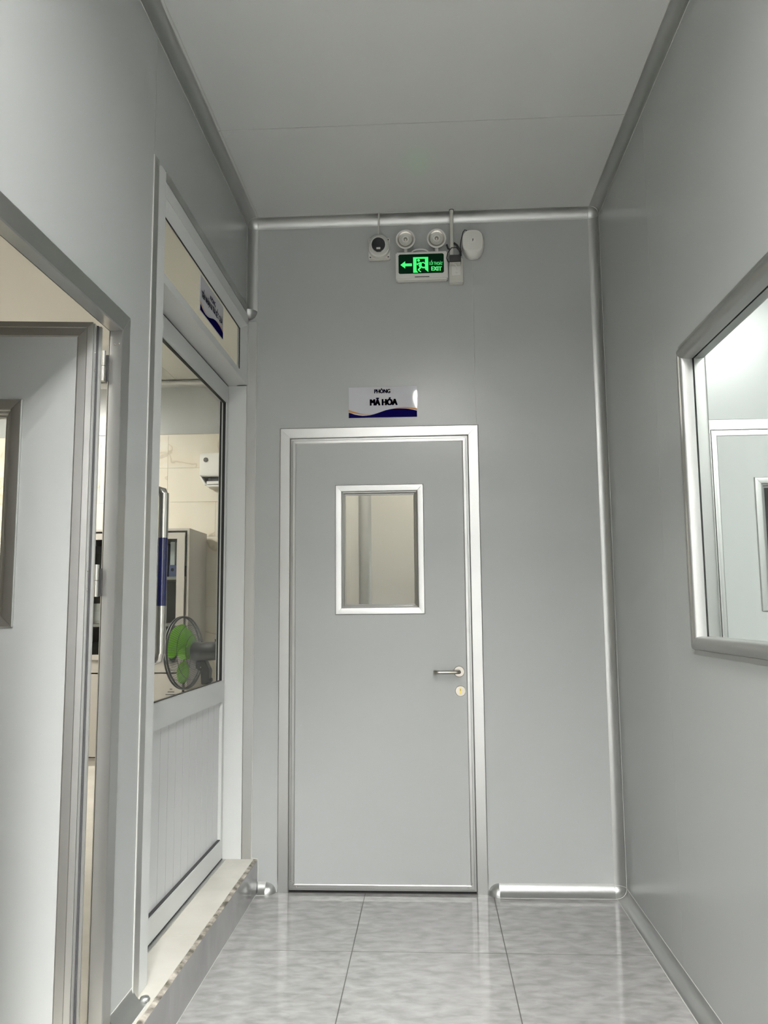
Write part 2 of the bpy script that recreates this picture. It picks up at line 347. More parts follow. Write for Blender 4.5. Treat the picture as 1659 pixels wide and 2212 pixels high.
# ================================================================ CLEANROOM DOOR LEAF (local: x from hinge, front face at y=0 facing -y)
TRIM = [(0, 0), (0, 0.004), (0.004, 0.006), (0.050, 0.006), (0.054, 0.003), (0.054, 0)]
WINP = [(0.0, 0.0), (0.0, 0.005), (0.003, 0.008), (0.027, 0.0085), (0.032, 0.006), (0.034, 0.0), (0.040, -0.003), (0.044, -0.010), (0.050, -0.013), (0.050, -0.02), (0.0, -0.02)]
def leaf(door, W, Hh, win, latch=None, th=0.045, edge=0.027):
    u0, u1, v0, v1 = win; mb = MB(); i = 0.02
    for a in cells(0, W, 0, Hh, [(u0 + i, u1 - i, v0 + i, v1 - i)]): mb.box((a[0], 0.0, a[2]), (a[1], th, a[3]))
    keep = ORG[door.name]; ORG[door.name] = Vector(); lf = mb.build('leaf', 'panel', door); ORG[door.name] = keep; ORG[lf.name] = Vector()
    E = [(0, -0.001), (0, 0.0025), (edge * 0.35, 0.0035), (edge * 0.4, 0.002), (edge - 0.004, 0.0025), (edge, 0.0)]
    for sd, q in frame_members((0, 0, 0), X, Z, -Y, -0.001, W + 0.001, -0.001, Hh + 0.001, E): q.build('edge_strip', 'alu', lf)
    for sd, q in frame_members((0, 0, 0), X, Z, -Y, u0, u1, v0, v1, WINP): q.build('window_frame', 'alu', lf, smooth=30)
    for sd, q in frame_members((0, th, 0), X, Z, Y, u0, u1, v0, v1, WINP): q.build('window_frame', 'alu', lf, smooth=30)
    MB().box((u0 + 0.04, 0.017, v0 + 0.04), (u1 - 0.04, 0.021, v1 - 0.04)).build('pane', 'glass', lf)
    for e0, e1 in (((0.0, th, 0), (0.028, th + 0.003, Hh)), ((W - 0.028, th, 0), (W, th + 0.003, Hh))): MB().box(e0, e1).build('edge_strip', 'alu', lf)
    if latch is not None:
        lx, lz = latch
        MB().lathe([(0.0, 0.0), (0.026, 0.0), (0.0265, 0.005), (0.024, 0.009), (0.0, 0.0095)], (lx, 0, lz), -Y, 32).build('handle_rose', 'satinsteel', lf, smooth=35)
        p = [(lx, -0.009, lz), (lx, -0.040, lz)] + [(lx - 0.018 + 0.018 * math.cos(t), -0.040 - 0.018 * math.sin(t), lz) for t in arc(5)] + [(lx - 0.095, -0.058, lz)] + [(lx - 0.098 - 0.018 * math.sin(t), -0.040 - 0.018 * math.cos(t), lz) for t in arc(5)] + [(lx - 0.116, -0.014, lz)]
        MB().tube(p, 0.0085, 14).build('lever_handle', 'satinsteel', lf, smooth=50)
        lz2 = lz - 0.092; lx2 = lx + 0.005
        e = MB().lathe([(0.0, 0.0), (0.025, 0.0), (0.0255, 0.005), (0.0235, 0.008), (0.0, 0.0085)], (lx2, 0, lz2), -Y, 32).build('lock_escutcheon', 'satinsteel', lf, smooth=35)
        k = MB(); k.lathe([(0.0, 0.0), (0.0072, 0.0), (0.0072, 0.003), (0.0, 0.003)], (lx2, -0.0078, lz2 + 0.006), -Y, 16); k.box((lx2 - 0.004, -0.0106, lz2 - 0.014), (lx2 + 0.004, -0.0078, lz2 + 0.004)); k.build('lock_cylinder', 'brass', lf)
        MB().box((lx2 - 0.0012, -0.0125, lz2 + 0.001), (lx2 + 0.0012, -0.0105, lz2 + 0.010)).build('keyhole', 'black', lf)
    return lf
def screws(lf, pts, d=Vector((0, -1, 0))):
    for p in pts: MB().lathe([(0.0, 0), (0.0034, 0), (0.0028, 0.0015), (0.0, 0.0022)], p, d, 10).build('screw', 'steel', lf, smooth=40)
def trim_frame(door, o, eu, ev, en, u0, u1, v0, v1, prof=TRIM, material='alu'):
    for sd, q in frame_members(o, eu, ev, en, u0, u1, v0, v1, prof, 'LRT'): q.build('frame_head' if sd == 'T' else 'frame_jamb', material, door)

# --- end door
d1 = local_thing('door_1', (-0.7434, 0, 0), (0, 0, 0), 'closed grey door with small window at the corridor end', 'door', kind='structure')
DW = 0.9968
trim_frame(d1, (0, 0, 0), X, Z, -Y, 0, DW, 0.0, 2.2397)
for a, b in (((0.040, 0, 0), (0.0525, 0.06, 2.20)), ((DW - 0.0525, 0, 0), (DW - 0.040, 0.06, 2.20)), ((0.04, 0, 2.1875), (DW - 0.04, 0.06, 2.20))): MB().box(a, b).build('rebate', 'alu', d1)
for a, b in (((0.0525, 0.042, 0), (0.075, 0.06, 2.1875)), ((DW - 0.075, 0.042, 0), (DW - 0.0525, 0.06, 2.1875)), ((0.06, 0.042, 2.165), (DW - 0.06, 0.06, 2.1875))): MB().box(a, b).build('door_stop', 'gasket', d1)
lf = leaf(d1, 0.884, 2.168, (0.2235, 0.6625, 1.289, 1.930), (0.822, 1.012), th=0.04); lf.location = (0.0565, -0.003, 0.014)
screws(lf, ((0.020, -0.003, 0.034), (0.034, -0.002, 0.014), (0.864, -0.003, 0.034), (0.846, -0.003, 0.016), (0.008, -0.003, 0.04)))
MB().box((0.0, 0.012, -0.013), (0.884, 0.03, 0.002)).build('bottom_seal', 'gasket', lf)
MB().box((0.0525, 0.0315, -0.001), (DW - 0.0525, 0.06, 0.006)).build('threshold', 'black', d1)

# --- open door in the near-left doorway (frame local u = +y, normal +x)
d2 = thing('door_2', (XL, -1.715, SZ), 'open grey door with window in the nearest left doorway', 'door', kind='structure')
P62 = [(0, 0), (0, 0.003), (0.003, 0.005), (0.058, 0.005), (0.062, 0.003), (0.062, -0.034), (0.054, -0.034), (0.054, 0)]
trim_frame(d2, (XL, 0, 0), Y, Z, X, -2.622, -1.653, SZ - 0.002, 2.222, prof=P62)
trim_frame(d2, (LX1, 0, 0), Y, Z, -X, -2.622, -1.653, SZ - 0.002, 2.222, prof=[(0, 0), (0, 0.003), (0.058, 0.004), (0.062, 0.0)])
lf = leaf(d2, 0.835, 1.995, (0.190, 0.634, 1.118, 1.765), th=0.046, edge=0.045)
ang = math.radians(6.0)
lf.location = (-0.966 - XL, -1.795 + 1.715, 2.158 - 1.995 - SZ)
lf.rotation_euler = (0, 0, PI + ang); lf.scale = (1, -1, 1)
# hinge edge cover strips and screws on the leaf edge
MB().box((-0.004, 0.006, 0.0), (-0.001, 0.022, 1.995)).build('hinge_edge_strip', 'alu', lf)
MB().box((-0.007, 0.026, 0.0), (-0.001, 0.034, 1.995)).build('edge_gasket', 'slot', lf)
MB().box((-0.014, 0.034, 0.0), (-0.001, 0.046, 1.995)).build('edge_lip', 'alu', lf)
for zc in (2.045, 1.411):
    z0 = zc - (2.158 - 1.995)
    hg = MB(); hg.tube([(-0.016, 0.056, z0 - 0.046), (-0.016, 0.056, z0 - 0.001)], 0.0075, 14); hg.tube([(-0.016, 0.056, z0 + 0.001), (-0.016, 0.056, z0 + 0.046)], 0.0075, 14)
    h = hg.build('hinge', 'steel', lf, smooth=40)
    MB().box((-0.004, 0.046, z0 - 0.045), (0.03, 0.0485, z0 + 0.045)).build('hinge_plate', 'black', lf)
    MB().box((-0.030, 0.060, z0 - 0.045), (-0.020, 0.064, z0 + 0.035)).build('hinge_plate', 'black', lf)
    screws(lf, ((-0.004, 0.014, z0 + 0.027), (-0.004, 0.014, z0 - 0.027)), -X)
screws(d2, ((-0.930, -1.716, 2.118), (-0.919, -1.716, 2.12)))

# ================================================================ GLAZED ALUMINIUM DOOR (left wall, far end)
d3 = thing('door_3', (XL, -0.7, SZ), 'white aluminium glazed door with transom and slatted lower panel', 'door', kind='structure')
XF = XL + 0.003            # frame face
LP = XL - 0.090            # leaf face plane
def b(name, a, c, m='white_alu', par=None, bev=0.0012): return MB().box(a, c).build(name, m, par or d3, bevel=bev)
b('angle_trim', (XL - 0.002, -1.4705, SZ), (XL + 0.004, -1.4255, 2.866), 'alu', bev=0)
b('angle_trim', (XL - 0.002, -1.352, 2.834), (XL + 0.004, -0.046, 2.872), 'alu', bev=0)
b('sealant_bead', (XL, -1.4725, SZ), (XL + 0.003, -1.4705, 2.866), 'seal', bev=0)
b('frame_jamb', (LP - 0.05, -1.426, SZ), (XF, -1.346, 2.868))
b('frame_jamb', (LP - 0.05, -0.013, SZ), (XF - 0.006, 0.0, 2.463))
b('frame_jamb', (XL - 0.05, -0.030, 2.463), (XF - 0.001, 0.0, 2.834))
b('frame_head', (XL - 0.05, -1.346, 2.776), (XF, -0.030, 2.834))
b('transom_bar', (LP - 0.05, -1.346, 2.463), (XF, -0.013, 2.4985))
# chamfered transom bead, near + top + far
GX = XL - 0.022
mb = MB().prism([(XF - 0.001, -1.346, 2.776), (GX + 0.001, -1.346, 2.738), (GX - 0.006, -1.346, 2.738), (GX - 0.006, -1.346, 2.776)], (0, 1.316, 0)); mb.build('glazing_bead', 'white_alu', d3)
mb = MB().prism([(XF - 0.002, -0.030, 2.4985), (GX + 0.001, -0.095, 2.4985), (GX - 0.006, -0.095, 2.4985), (GX - 0.006, -0.030, 2.4985)], (0, 0, 0.2775)); mb.build('glazing_bead', 'white_alu', d3)
b('gasket_line', (GX - 0.001, -0.0985, 2.4985), (GX + 0.0025, -0.095, 2.738), 'gasket', bev=0)
b('gasket_line', (GX - 0.001, -1.346, 2.7345), (GX + 0.0025, -0.095, 2.738), 'gasket', bev=0)
b('pane', (GX - 0.005, -1.346, 2.4985), (GX, -0.095, 2.738), 'glass', bev=0)
b('head_gasket', (LP - 0.045, -1.346, 2.4555), (LP - 0.006, -0.013, 2.463), 'gasket', bev=0)
b('jamb_gasket', (LP - 0.045, -0.0195, SZ + 0.004), (LP - 0.012, -0.013, 2.4555), 'gasket', bev=0)
# leaf
Y0, Y1 = -1.338, -0.0205
lf = MB().box((LP - 0.042, Y0, SZ + 0.006), (LP - 0.002, Y0 + 0.115, 2.455)).build('leaf', 'white_alu', d3, bevel=0.0015)
def lb(name, a, c, m='white_alu', bev=0.0025): return MB().box(a, c).build(name, m, lf, bevel=bev)
lb('stile', (LP - 0.027, Y1 - 0.038, SZ + 0.006), (LP - 0.002, Y1, 2.455))
lb('top_rail', (LP - 0.027, Y0 + 0.115, 2.366), (LP, Y1 - 0.012, 2.455))
lb('middle_rail', (LP - 0.027, Y0 + 0.115, 0.891), (LP, Y1 - 0.012, 0.992))
lb('bottom_rail', (LP - 0.027, Y0 + 0.115, SZ + 0.008), (LP, Y1 - 0.012, 0.249))
lb('threshold_strip', (LP - 0.02, Y0, SZ), (LP + 0.014, Y1, SZ + 0.004), 'alu', 0)
lb('gasket_line', (LP - 0.014, Y0 + 0.1, SZ + 0.001), (LP - 0.003, Y1, SZ + 0.0075), 'gasket', 0)
lb('pane', (LP - 0.024, Y0 + 0.11, 0.99), (LP - 0.019, Y1 - 0.036, 2.368), 'glass', 0)
lb('gasket_line', (LP - 0.019, Y1 - 0.0415, 0.992), (LP - 0.006, Y1 - 0.038, 2.366), 'gasket', 0)
lb('gasket_line', (LP - 0.019, Y0 + 0.115, 2.3625), (LP - 0.006, Y1 - 0.038, 2.366), 'gasket', 0)
lb('gasket_line', (LP - 0.019, Y0 + 0.115, 0.992), (LP - 0.006, Y1 - 0.038, 0.9945), 'gasket', 0)
lb('gasket_line', (LP - 0.016, Y0 + 0.115, 0.249), (LP - 0.004, Y1 - 0.038, 0.253), 'slot', 0)
ns = 12; y0 = Y0 + 0.115; wsl = (Y1 - 0.038 - y0) / ns
for i in range(ns):
    a = y0 + i * wsl; x = LP - 0.016
    pr = [(0, -0.0025), (0.001, 0.0), (0.976, 0), (0.977, -0.0025)]
    mb = MB(); mb.prism([(x + q, a + p * wsl, 0.249) for p, q in pr] + [(x - 0.003, a + 0.977 * wsl, 0.249), (x - 0.003, a, 0.249)], (0, 0, 0.642)); mb.build('slat', 'pvc', lf)
mb = MB().box((LP - 0.027, y0, 0.249), (LP - 0.0163, Y1 - 0.040, 0.891)); mb.build('slat_backing', 'jointgrey', lf)
# pull handle: steel tube with blue middle
hx, hy = XL - 0.013, -1.243
hp = MB().tube([(hx, hy, 1.18), (hx, hy, 1.342)], 0.0175, 20).tube([(hx, hy, 1.577), (hx, hy, 1.735)], 0.0175, 20)
for zz in (1.165, 1.735):
    s_ = 1 if zz > 1.4 else -1
    hp.tube([(hx, hy, 1.725 if s_ > 0 else 1.185), (hx - 0.006, hy, zz + 0.004 * s_), (hx - 0.02, hy, zz + 0.008 * s_), (LP - 0.002, hy, zz + 0.010 * s_)], 0.0172, 16)
ph = hp.build('pull_handle', 'steel', lf, smooth=50)
MB().tube([(hx, hy, 1.342), (hx, hy, 1.577)], 0.0165, 20).build('handle_grip', 'blue', lf, smooth=50)

# ================================================================ RIGHT WINDOW
wn = thing('window_1', (XR, -1.85, 1.17), 'internal window with rounded aluminium frame in the right wall', 'window', kind='structure')
bead = [(0.0, 0.0), (0.0, 0.005), (0.015, 0.006)] + [(0.037 - 0.021 * math.cos(PI * i / 14), 0.005 + 0.018 * math.sin(PI * i / 14)) for i in range(15)] + [(0.060, -0.002), (0.060, -0.022), (0.0, -0.022)]
for sd, q in frame_members((XR, 0, 0), Y, Z, -X, -2.50, -1.224, 1.166, 2.222, bead): q.build('frame_member', 'alu_window', wn, smooth=35)
for sd, q in frame_members((RX0, 0, 0), Y, Z, X, -2.50, -1.224, 1.166, 2.222, bead): q.build('frame_member', 'alu_window', wn, smooth=35)
MB().box((XR + 0.0235, -2.445, 1.222), (XR + 0.0275, -1.28, 2.166)).build('pane', 'glass', wn)
screws(wn, ((XR - 0.0105, -1.233, 1.175), (XR - 0.0105, -1.233, 1.188)), -X)

# ================================================================ LABORATORY BEHIND THE WINDOW (right)
wall('wall_lab_back', 1, 0.0, T, RX0, RX1, 0, H, [(1.377, 2.285, -0.1, 2.196)], (1.379,), 'panel', 'bright panel wall with a door seen through the right window')
wall('wall_lab_right', 0, RX1, RX1 + T, RY0, 0.0, 0, H, [], (), 'panel', 'far side wall of the room behind the right window')
wall('wall_lab_near', 1, RY0, RY0 - T, RX0, RX1, 0, H, [], (), 'panel', 'near wall of the room behind the right window')
wall('ceiling_lab', 2, H, H + T, RX0, RX1 + T, RY0 - T, T, [], (), 'ceilpanel', 'ceiling of the room behind the right window')
o = MB().box((RX0, RY0, -0.06), (RX1, 0, 0)).build('floor_lab', 'tile'); tag(o, 'tile floor of the room behind the right window', 'floor', kind='structure')
d4 = local_thing('door_4', (1.335, 0, 0), (0, 0, 0), 'white lit door seen through the right window', 'door', kind='structure')
trim_frame(d4, (0, 0, 0), X, Z, -Y, 0, DW, 0.0, 2.2397)
for a, c in (((0.040, 0, 0), (0.0525, 0.06, 2.20)), ((DW - 0.0525, 0, 0), (DW - 0.040, 0.06, 2.20)), ((0.04, 0, 2.1875), (DW - 0.04, 0.06, 2.20))): MB().box(a, c).build('rebate', 'alu', d4)
for a, c in (((0.0525, 0.042, 0), (0.075, 0.06, 2.1875)), ((0.06, 0.042, 2.165), (DW - 0.06, 0.06, 2.1875))): MB().box(a, c).build('door_stop', 'gasket', d4)
lf = leaf(d4, 0.884, 2.168, (0.190, 0.63, 1.289, 1.935), (0.822, 1.012), th=0.04); lf.location = (0.0565, -0.003, 0.014)
o = MB().box((1.2, 0.9, 0), (2.6, 0.95, 2.6)).build('wall_store_back', 'panel'); tag(o, 'dim wall behind the pane of the white lit door', 'wall', kind='structure')

# ================================================================ CODING ROOM BEHIND THE END DOOR
wall('wall_coding_back', 1, 1.2, 1.2 + T, -0.49, 0.85, 0, 2.9, [], (), 'cream', 'cream wall glimpsed through the end door pane')
wall('wall_coding_left', 0, -0.445, -0.445 - T, T, 1.2, 0, 2.9, [], (0.62,), 'cream', 'cream side wall glimpsed at left through the end door pane')
wall('wall_coding_right', 0, 0.80, 0.80 + T, T, 1.2, 0, 2.9, [], (), 'cream', 'cream side wall hidden right of the end door pane')
wall('ceiling_coding', 2, 2.9, 2.9 + T, -0.5, 0.85, T, 1.25, [], (), 'cream', 'cream ceiling of the room behind the end door')
cove('trim_12', (-0.445, 1.2, 0), (-0.445, 1.2, 2.9), X, -Y, 'vertical aluminium cove seen through the end door pane', r=0.075)

# ================================================================ RECEPTION ROOM BEHIND THE LEFT WALL
def plain(name, a, c, m, label, cat='wall'):
    o = MB().box(a, c).build(name, m); return tag(o, label, cat, kind='structure')
plain('floor_reception', (LX0, LY0, SZ - 0.06), (LX1 - 0.06, LY1, SZ), 'silltile', 'cream tile floor of the room behind the left doors', 'floor')
wall('ceiling_reception', 2, H + 0.01, H + 0.06, LX0, LX1, LY0, LY1, [], (-2.2,), 'cream', 'cream panel ceiling seen through the left doorway', vsplits=(-1.15,))
plain('wall_reception_near', (LX0, LY0 - T, 0), (LX1, LY0, H), 'cream', 'near wall of the room behind the left doors')
plain('wall_reception_left', (LX0 - T, LY0, 0), (LX0, LY1, H), 'cream', 'far side wall of the room behind the left doors')
plain('wall_reception_right', (LX1, T, 0), (XL, LY1, H), 'panel', 'side wall beyond the glazed door')
WB = wall('wall_reception_back', 1, LY1 + 0.006, LY1 + 0.06, LX0, XL, 0, H, [], (), 'panel', 'cream marble tiled wall seen through the glazed door')
MB().box((LX0, LY1 + 0.003, SZ), (LX1, LY1 + 0.006, 2.875)).build('grout_bed', 'lightgrout', WB)
MB().box((LX0, LY1 - 0.004, 2.873), (LX1, LY1 + 0.006, 2.880)).build('tile_edge_trim', 'cabinet', WB)
offs = [-2.265, -2.265, -1.838, -2.1, -1.95, -2.265, -1.838, -2.1, -1.95, -2.2]; z1 = 2.872
for k, off in enumerate(offs):
    z0 = max(2.874 - 0.3004 * (k + 1), SZ); x = off + 0.6
    while x - 0.6 < LX1 - 0.01: x += 0.6
    while x > LX0:
        a, c = max(x - 0.6, LX0), min(x, LX1)
        if c - a > 0.02 and z1 - z0 > 0.02: MB().box((a + 0.001, LY1 - 0.003, z0 + 0.001), (c - 0.001, LY1 + 0.003, z1 - 0.001)).build('tile', 'walltile', WB)
        x -= 0.6
    z1 = z0
cove('trim_13', (LX0, LY1 + 0.006, H), (LX1, LY1 + 0.006, H), -Y, -Z, 'pale cove at the reception ceiling above the tiled wall')

# --- metal filing cabinet
CX0, CX1, CY0, CY1, CZ1 = -2.80, -1.897, 2.37, 2.88, 1.987
cb = thing('filing_cabinet', ((CX0 + CX1) / 2, 2.6, SZ), 'grey steel cabinet with glazed upper doors against the tiled wall', 'cabinet')
t = 0.018; bd = MB()
bd.box((CX0, CY0 + 0.0, SZ), (CX0 + t, CY1, CZ1)); bd.box((CX1 - t, CY0, SZ), (CX1, CY1, CZ1)); bd.box((CX0 + t, CY0, CZ1 - t), (CX1 - t, CY1, CZ1)); bd.box((CX0 + t, CY1 - t, SZ + 0.06), (CX1 - t, CY1, CZ1 - t)); bd.box((CX0 + t, CY0, SZ), (CX1 - t, CY1 - t, SZ + 0.06)); bd.box((CX0 + t, CY0, 0.86), (CX1 - t, CY1 - t, 0.955))
bd.build('body', 'cabinet', cb)
for zz in (1.582, 1.215): MB().box((CX0 + t, CY0 + 0.03, zz), (CX1 - t, CY1 - t, zz + 0.024)).build('shelf', 'cabinet', cb)
xm = (CX0 + CX1) / 2
for a, c, hs in ((CX0 + 0.030, xm - 0.002, 1), (xm + 0.002, CX1 - 0.032, -1)):
    mb = MB()
    for q in cells(a, c, 0.96, CZ1 - 0.035, [(a + 0.062, c - 0.062, 1.0, 1.903)]): mb.box((q[0], CY0 - 0.016, q[2]), (q[1], CY0 - 0.001, q[3]))
    dr = mb.build('glazed_door', 'cabinet', cb)
    MB().box((a + 0.06, CY0 - 0.008, 0.998), (c - 0.06, CY0 - 0.005, 1.905)).build('pane', 'smoke', dr)
    hx_ = c - 0.03 if hs > 0 else a + 0.03
    MB().box((hx_ - 0.008, CY0 - 0.03, 1.36), (hx_ + 0.008, CY0 - 0.015, 1.46)).build('door_pull', 'steel', dr, bevel=0.003)
for a, c in ((CX0 + 0.030, xm - 0.002), (xm + 0.002, CX1 - 0.032)):
    dr = MB().box((a, CY0 - 0.016, SZ + 0.07), (c, CY0 - 0.001, 0.850)).build('lower_door', 'cabinet', cb)
    vx = c - 0.085
    for i, hw in enumerate((0.010, 0.026, 0.042, 0.026, 0.010)): MB().box((vx - hw, CY0 - 0.0172, 0.737 - i * 0.021), (vx + hw, CY0 - 0.0155, 0.731 - i * 0.021)).build('vent_slot', 'slot', dr)
# things inside the cabinet
bx_ = thing('document_box', (-2.03, 2.46, 1.607), 'document box with slate blue front on the upper cabinet shelf', 'box')
MB().box((-2.075, 2.43, 1.607), (-1.985, 2.68, 1.70)).build('body', 'folder', bx_); MB().lathe([(0, 0), (0.013, 0), (0.013, 0.003), (0.006, 0.003), (0, 0.003)], (-2.047, 2.43, 1.662), -Y, 16).build('finger_hole', 'black', bx_)
MB().box((-2.07, 2.44, 1.70), (-2.035, 2.67, 1.885)).build('paper_stack', 'paper', bx_); MB().box((-2.02, 2.44, 1.70), (-1.99, 2.67, 1.885)).build('paper_stack', 'paper', bx_)
for i, (x, hgt, m_) in enumerate(((-2.13, 0.27, 'folder'), (-2.19, 0.25, 'dark'), (-2.25, 0.26, 'folder'))):
    o = thing('binder', (x, 2.5, 1.607), ('slate blue binder next to the document box', 'charcoal binder between two slate blue binders', 'slate blue binder at the end of the upper shelf row')[i], 'binder', 'binders on the upper cabinet shelf')
    MB().box((x - 0.024, 2.44, 1.607), (x + 0.024, 2.70, 1.607 + hgt)).build('cover', m_, o, bevel=0.003); MB().box((x - 0.015, 2.438, 1.70), (x + 0.015, 2.4405, 1.80)).build('spine_label', 'paper', o)
o = thing('equipment_case', (-2.64, 2.55, 1.607), 'black case on the upper cabinet shelf seen beside the door hinge', 'case')
MB().box((-2.74, 2.44, 1.607), (-2.54, 2.66, 1.86)).build('body', 'black', o, bevel=0.006); MB().box((-2.70, 2.432, 1.80), (-2.58, 2.44, 1.83)).build('handle', 'dark', o)
o = thing('label_carton', (-2.64, 2.5, 1.24), 'grey carton with white label on the middle cabinet shelf', 'carton')
MB().box((-2.74, 2.44, 1.24), (-2.53, 2.68, 1.40)).build('carton', 'offwhite', o, bevel=0.002); MB().box((-2.70, 2.438, 1.267), (-2.60, 2.4395, 1.335)).build('label_sheet', 'paper', o)
o = thing('card_folder', (-2.64, 2.5, 0.955), 'dark folder with red band on the lowest glazed shelf', 'folder')
MB().box((-2.72, 2.44, 0.956), (-2.55, 2.68, 1.10)).build('folder', 'dark', o, bevel=0.002); MB().box((-2.72, 2.437, 0.965), (-2.55, 2.4395, 0.985)).build('band', 'redthing', o)

# --- towel dispenser on the tiled wall
tdp = thing('towel_dispenser', (-1.82, LY1, 2.39), 'white towel dispenser with round lock on the cream tiled wall', 'dispenser')
mb = MB(); pr = [(0.0, 0.0), (0.10, 0.0), (0.105, 0.02), (0.105, 0.18), (0.09, 0.205), (0.0, 0.205)]
mb.prism([(-1.955, LY1 - 0.003 - y_, 2.48 + z_) for y_, z_ in pr], (0.27, 0, 0)); mb.build('cover', 'white', tdp, bevel=0.006, smooth=35)
mb = MB().box((-1.895, LY1 - 0.095, 2.392), (-1.685, LY1 - 0.003, 2.405)); mb.prism([(-1.955, LY1 - 0.003, 2.48), (-1.955, LY1 - 0.10, 2.48), (-1.915, LY1 - 0.10, 2.405), (-1.895, LY1 - 0.09, 2.395), (-1.895, LY1 - 0.003, 2.395)], (0.012, 0, 0)); mb.build('lower_tray', 'white', tdp)
MB().box((-1.893, LY1 - 0.06, 2.405), (-1.69, LY1 - 0.003, 2.48)).build('towel_slot', 'slot', tdp); MB().box((-1.893, LY1 - 0.098, 2.41), (-1.69, LY1 - 0.088, 2.437)).build('tear_bar', 'white', tdp)
lk = MB().lathe([(0, 0), (0.021, 0), (0.021, 0.004), (0.0, 0.005)], (-1.901, LY1 - 0.108, 2.622), -Y, 24).build('lock', 'steel', tdp, smooth=35)
for dz in (-0.009, 0.007): MB().box((-1.917, LY1 - 0.1145, 2.622 + dz - 0.003), (-1.885, LY1 - 0.1128, 2.622 + dz + 0.003)).build('lock_bar', 'slot', lk)

# --- standing fan
fx, fy, fz = -1.540, 1.10, 1.072
fn = local_thing('standing_fan', (fx, fy, SZ), (0, 0, 0), 'dark standing fan with lime green blades behind the glazed door', 'fan')
head = Euler((0, math.radians(3), math.radians(167))).to_matrix()
HZ = fz - SZ
def fp(a, rr, th): return head @ Vector((a, rr * math.cos(th), rr * math.sin(th))) + Vector((0, 0, HZ))   # a along the blowing axis
RF = 0.222
rim = MB(); rim.tube([fp(-0.006, RF, 2 * PI * i / 48) for i in range(49)], 0.0065, 8); rim.tube([fp(0.012, RF, 2 * PI * i / 48) for i in range(49)], 0.0055, 8); rim.build('rim', 'grille', fn, smooth=60)
for nm, sg, d in (('rear_grille', -1, 0.075), ('front_grille', 1, 0.085)):
    g = MB()
    for i in range(84):
        th = 2 * PI * i / 84
        g.tube([fp(sg * d * (1 - (q ** 2.4)), 0.045 + (RF - 0.045) * q, th + 0.12 * q) for q in (0, 0.3, 0.55, 0.78, 0.92, 1.0)], 0.0010, 3, cap=False)
    for q in (0.35, 0.7): g.tube([fp(sg * d * (1 - q ** 2.4), 0.045 + (RF - 0.045) * q, 2 * PI * i / 40) for i in range(41)], 0.0016, 4, cap=False)
    g.build(nm, 'grille', fn)
MB().lathe([(0, 0.0), (0.047, 0.0), (0.05, 0.006), (0.04, 0.012), (0, 0.013)], fp(0.078, 0, 0), head @ Vector((1, 0, 0)), 24).build('badge', 'dark', fn, smooth=40)
MB().lathe([(0, -0.03), (0.042, -0.03), (0.046, -0.01), (0.046, 0.02), (0.03, 0.032), (0, 0.034)], fp(0, 0, 0), head @ Vector((1, 0, 0)), 28).build('blade_hub', 'green', fn, smooth=40)
for kb in range(3):
    vs = []; fs = []; nr, nt = 8, 8; b0 = 2 * PI * kb / 3 + 0.5
    for i in range(nr + 1):
        q = i / nr; rr = 0.042 + 0.150 * q; span = 1.25 + 0.55 * math.sin(q * PI * 0.9)
        for j in range(nt + 1):
            u = j / nt; th = b0 + span * (u - 0.5) + 0.25 * q
            vs.append(fp(0.030 * (0.5 - u) * 1.6 + 0.010 * math.sin(u * PI), rr * (1 - 0.10 * abs(2 * u - 1) ** 3 * q), th))
    for i in range(nr):
        for j in range(nt): fs.append((i * (nt + 1) + j, i * (nt + 1) + j + 1, (i + 1) * (nt + 1) + j + 1, (i + 1) * (nt + 1) + j))
    o = MB().add(vs, fs).build('blade', 'green', fn, smooth=60); sm = o.modifiers.new('thickness', 'SOLIDIFY'); sm.thickness = 0.002
ax = head @ Vector((-1, 0, 0))
MB().lathe([(0, 0.0), (0.062, 0.0), (0.066, 0.012), (0.060, 0.03), (0.057, 0.05), (0.057, 0.145), (0.053, 0.168), (0.044, 0.183), (0.026, 0.194), (0, 0.197)], fp(-0.072, 0, 0), ax, 32).build('motor_housing', 'dark', fn, smooth=40)
bp_ = fp(-0.215, 0, 0); MB().tube([bp_ + Vector((0, 0, 0.05)), bp_ + Vector((0, 0, 0.072))], [0.004, 0.006], 10).build('oscillation_knob', 'dark', fn, smooth=40)
nk = fp(-0.135, 0, 0)
mb = MB(); sd = head @ Vector((0, 1, 0)); fw = head @ Vector((1, 0, 0))
poly = [nk + fw * a + Vector((0, 0, z)) for a, z in ((0.045, -0.055), (-0.02, -0.055), (-0.050, -0.115), (-0.048, -0.13), (-0.045, -0.20), (0.005, -0.20), (0.01, -0.12), (0.045, -0.10))]
mb.prism([p - sd * 0.022 for p in poly], sd * 0.044); mb.build('neck_bracket', 'dark', fn, bevel=0.004)
MB().lathe([(0, 0), (0.012, 0.0), (0.012, 0.012), (0.0, 0.014)], nk + fw * -0.046 + Vector((0, 0, -0.175)), -fw, 16).build('tilt_knob', 'dark', fn, smooth=40)
MB().lathe([(0, 0), (0.006, 0), (0.005, 0.002), (0, 0.003)], nk + fw * 0.01 + Vector((0, 0, -0.095)) + sd * 0.022, sd, 12).build('pivot_screw', 'steel', fn)
pc = nk + fw * -0.02; pc.z = 0
MB().lathe([(0, 0.60), (0.026, 0.60), (0.026, 0.71), (0.018, 0.725), (0, 0.725)], pc, Z, 20).build('neck_collar', 'green', fn, smooth=40)
MB().lathe([(0, 0.05), (0.014, 0.05), (0.014, 0.62), (0, 0.62)], pc, Z, 16).build('pole', 'dark', fn, smooth=40)
MB().lathe([(0, 0.0), (0.19, 0.0), (0.19, 0.015), (0.12, 0.035), (0.03, 0.055), (0.02, 0.10), (0, 0.10)], pc, Z, 40).build('base', 'dark', fn, smooth=40)

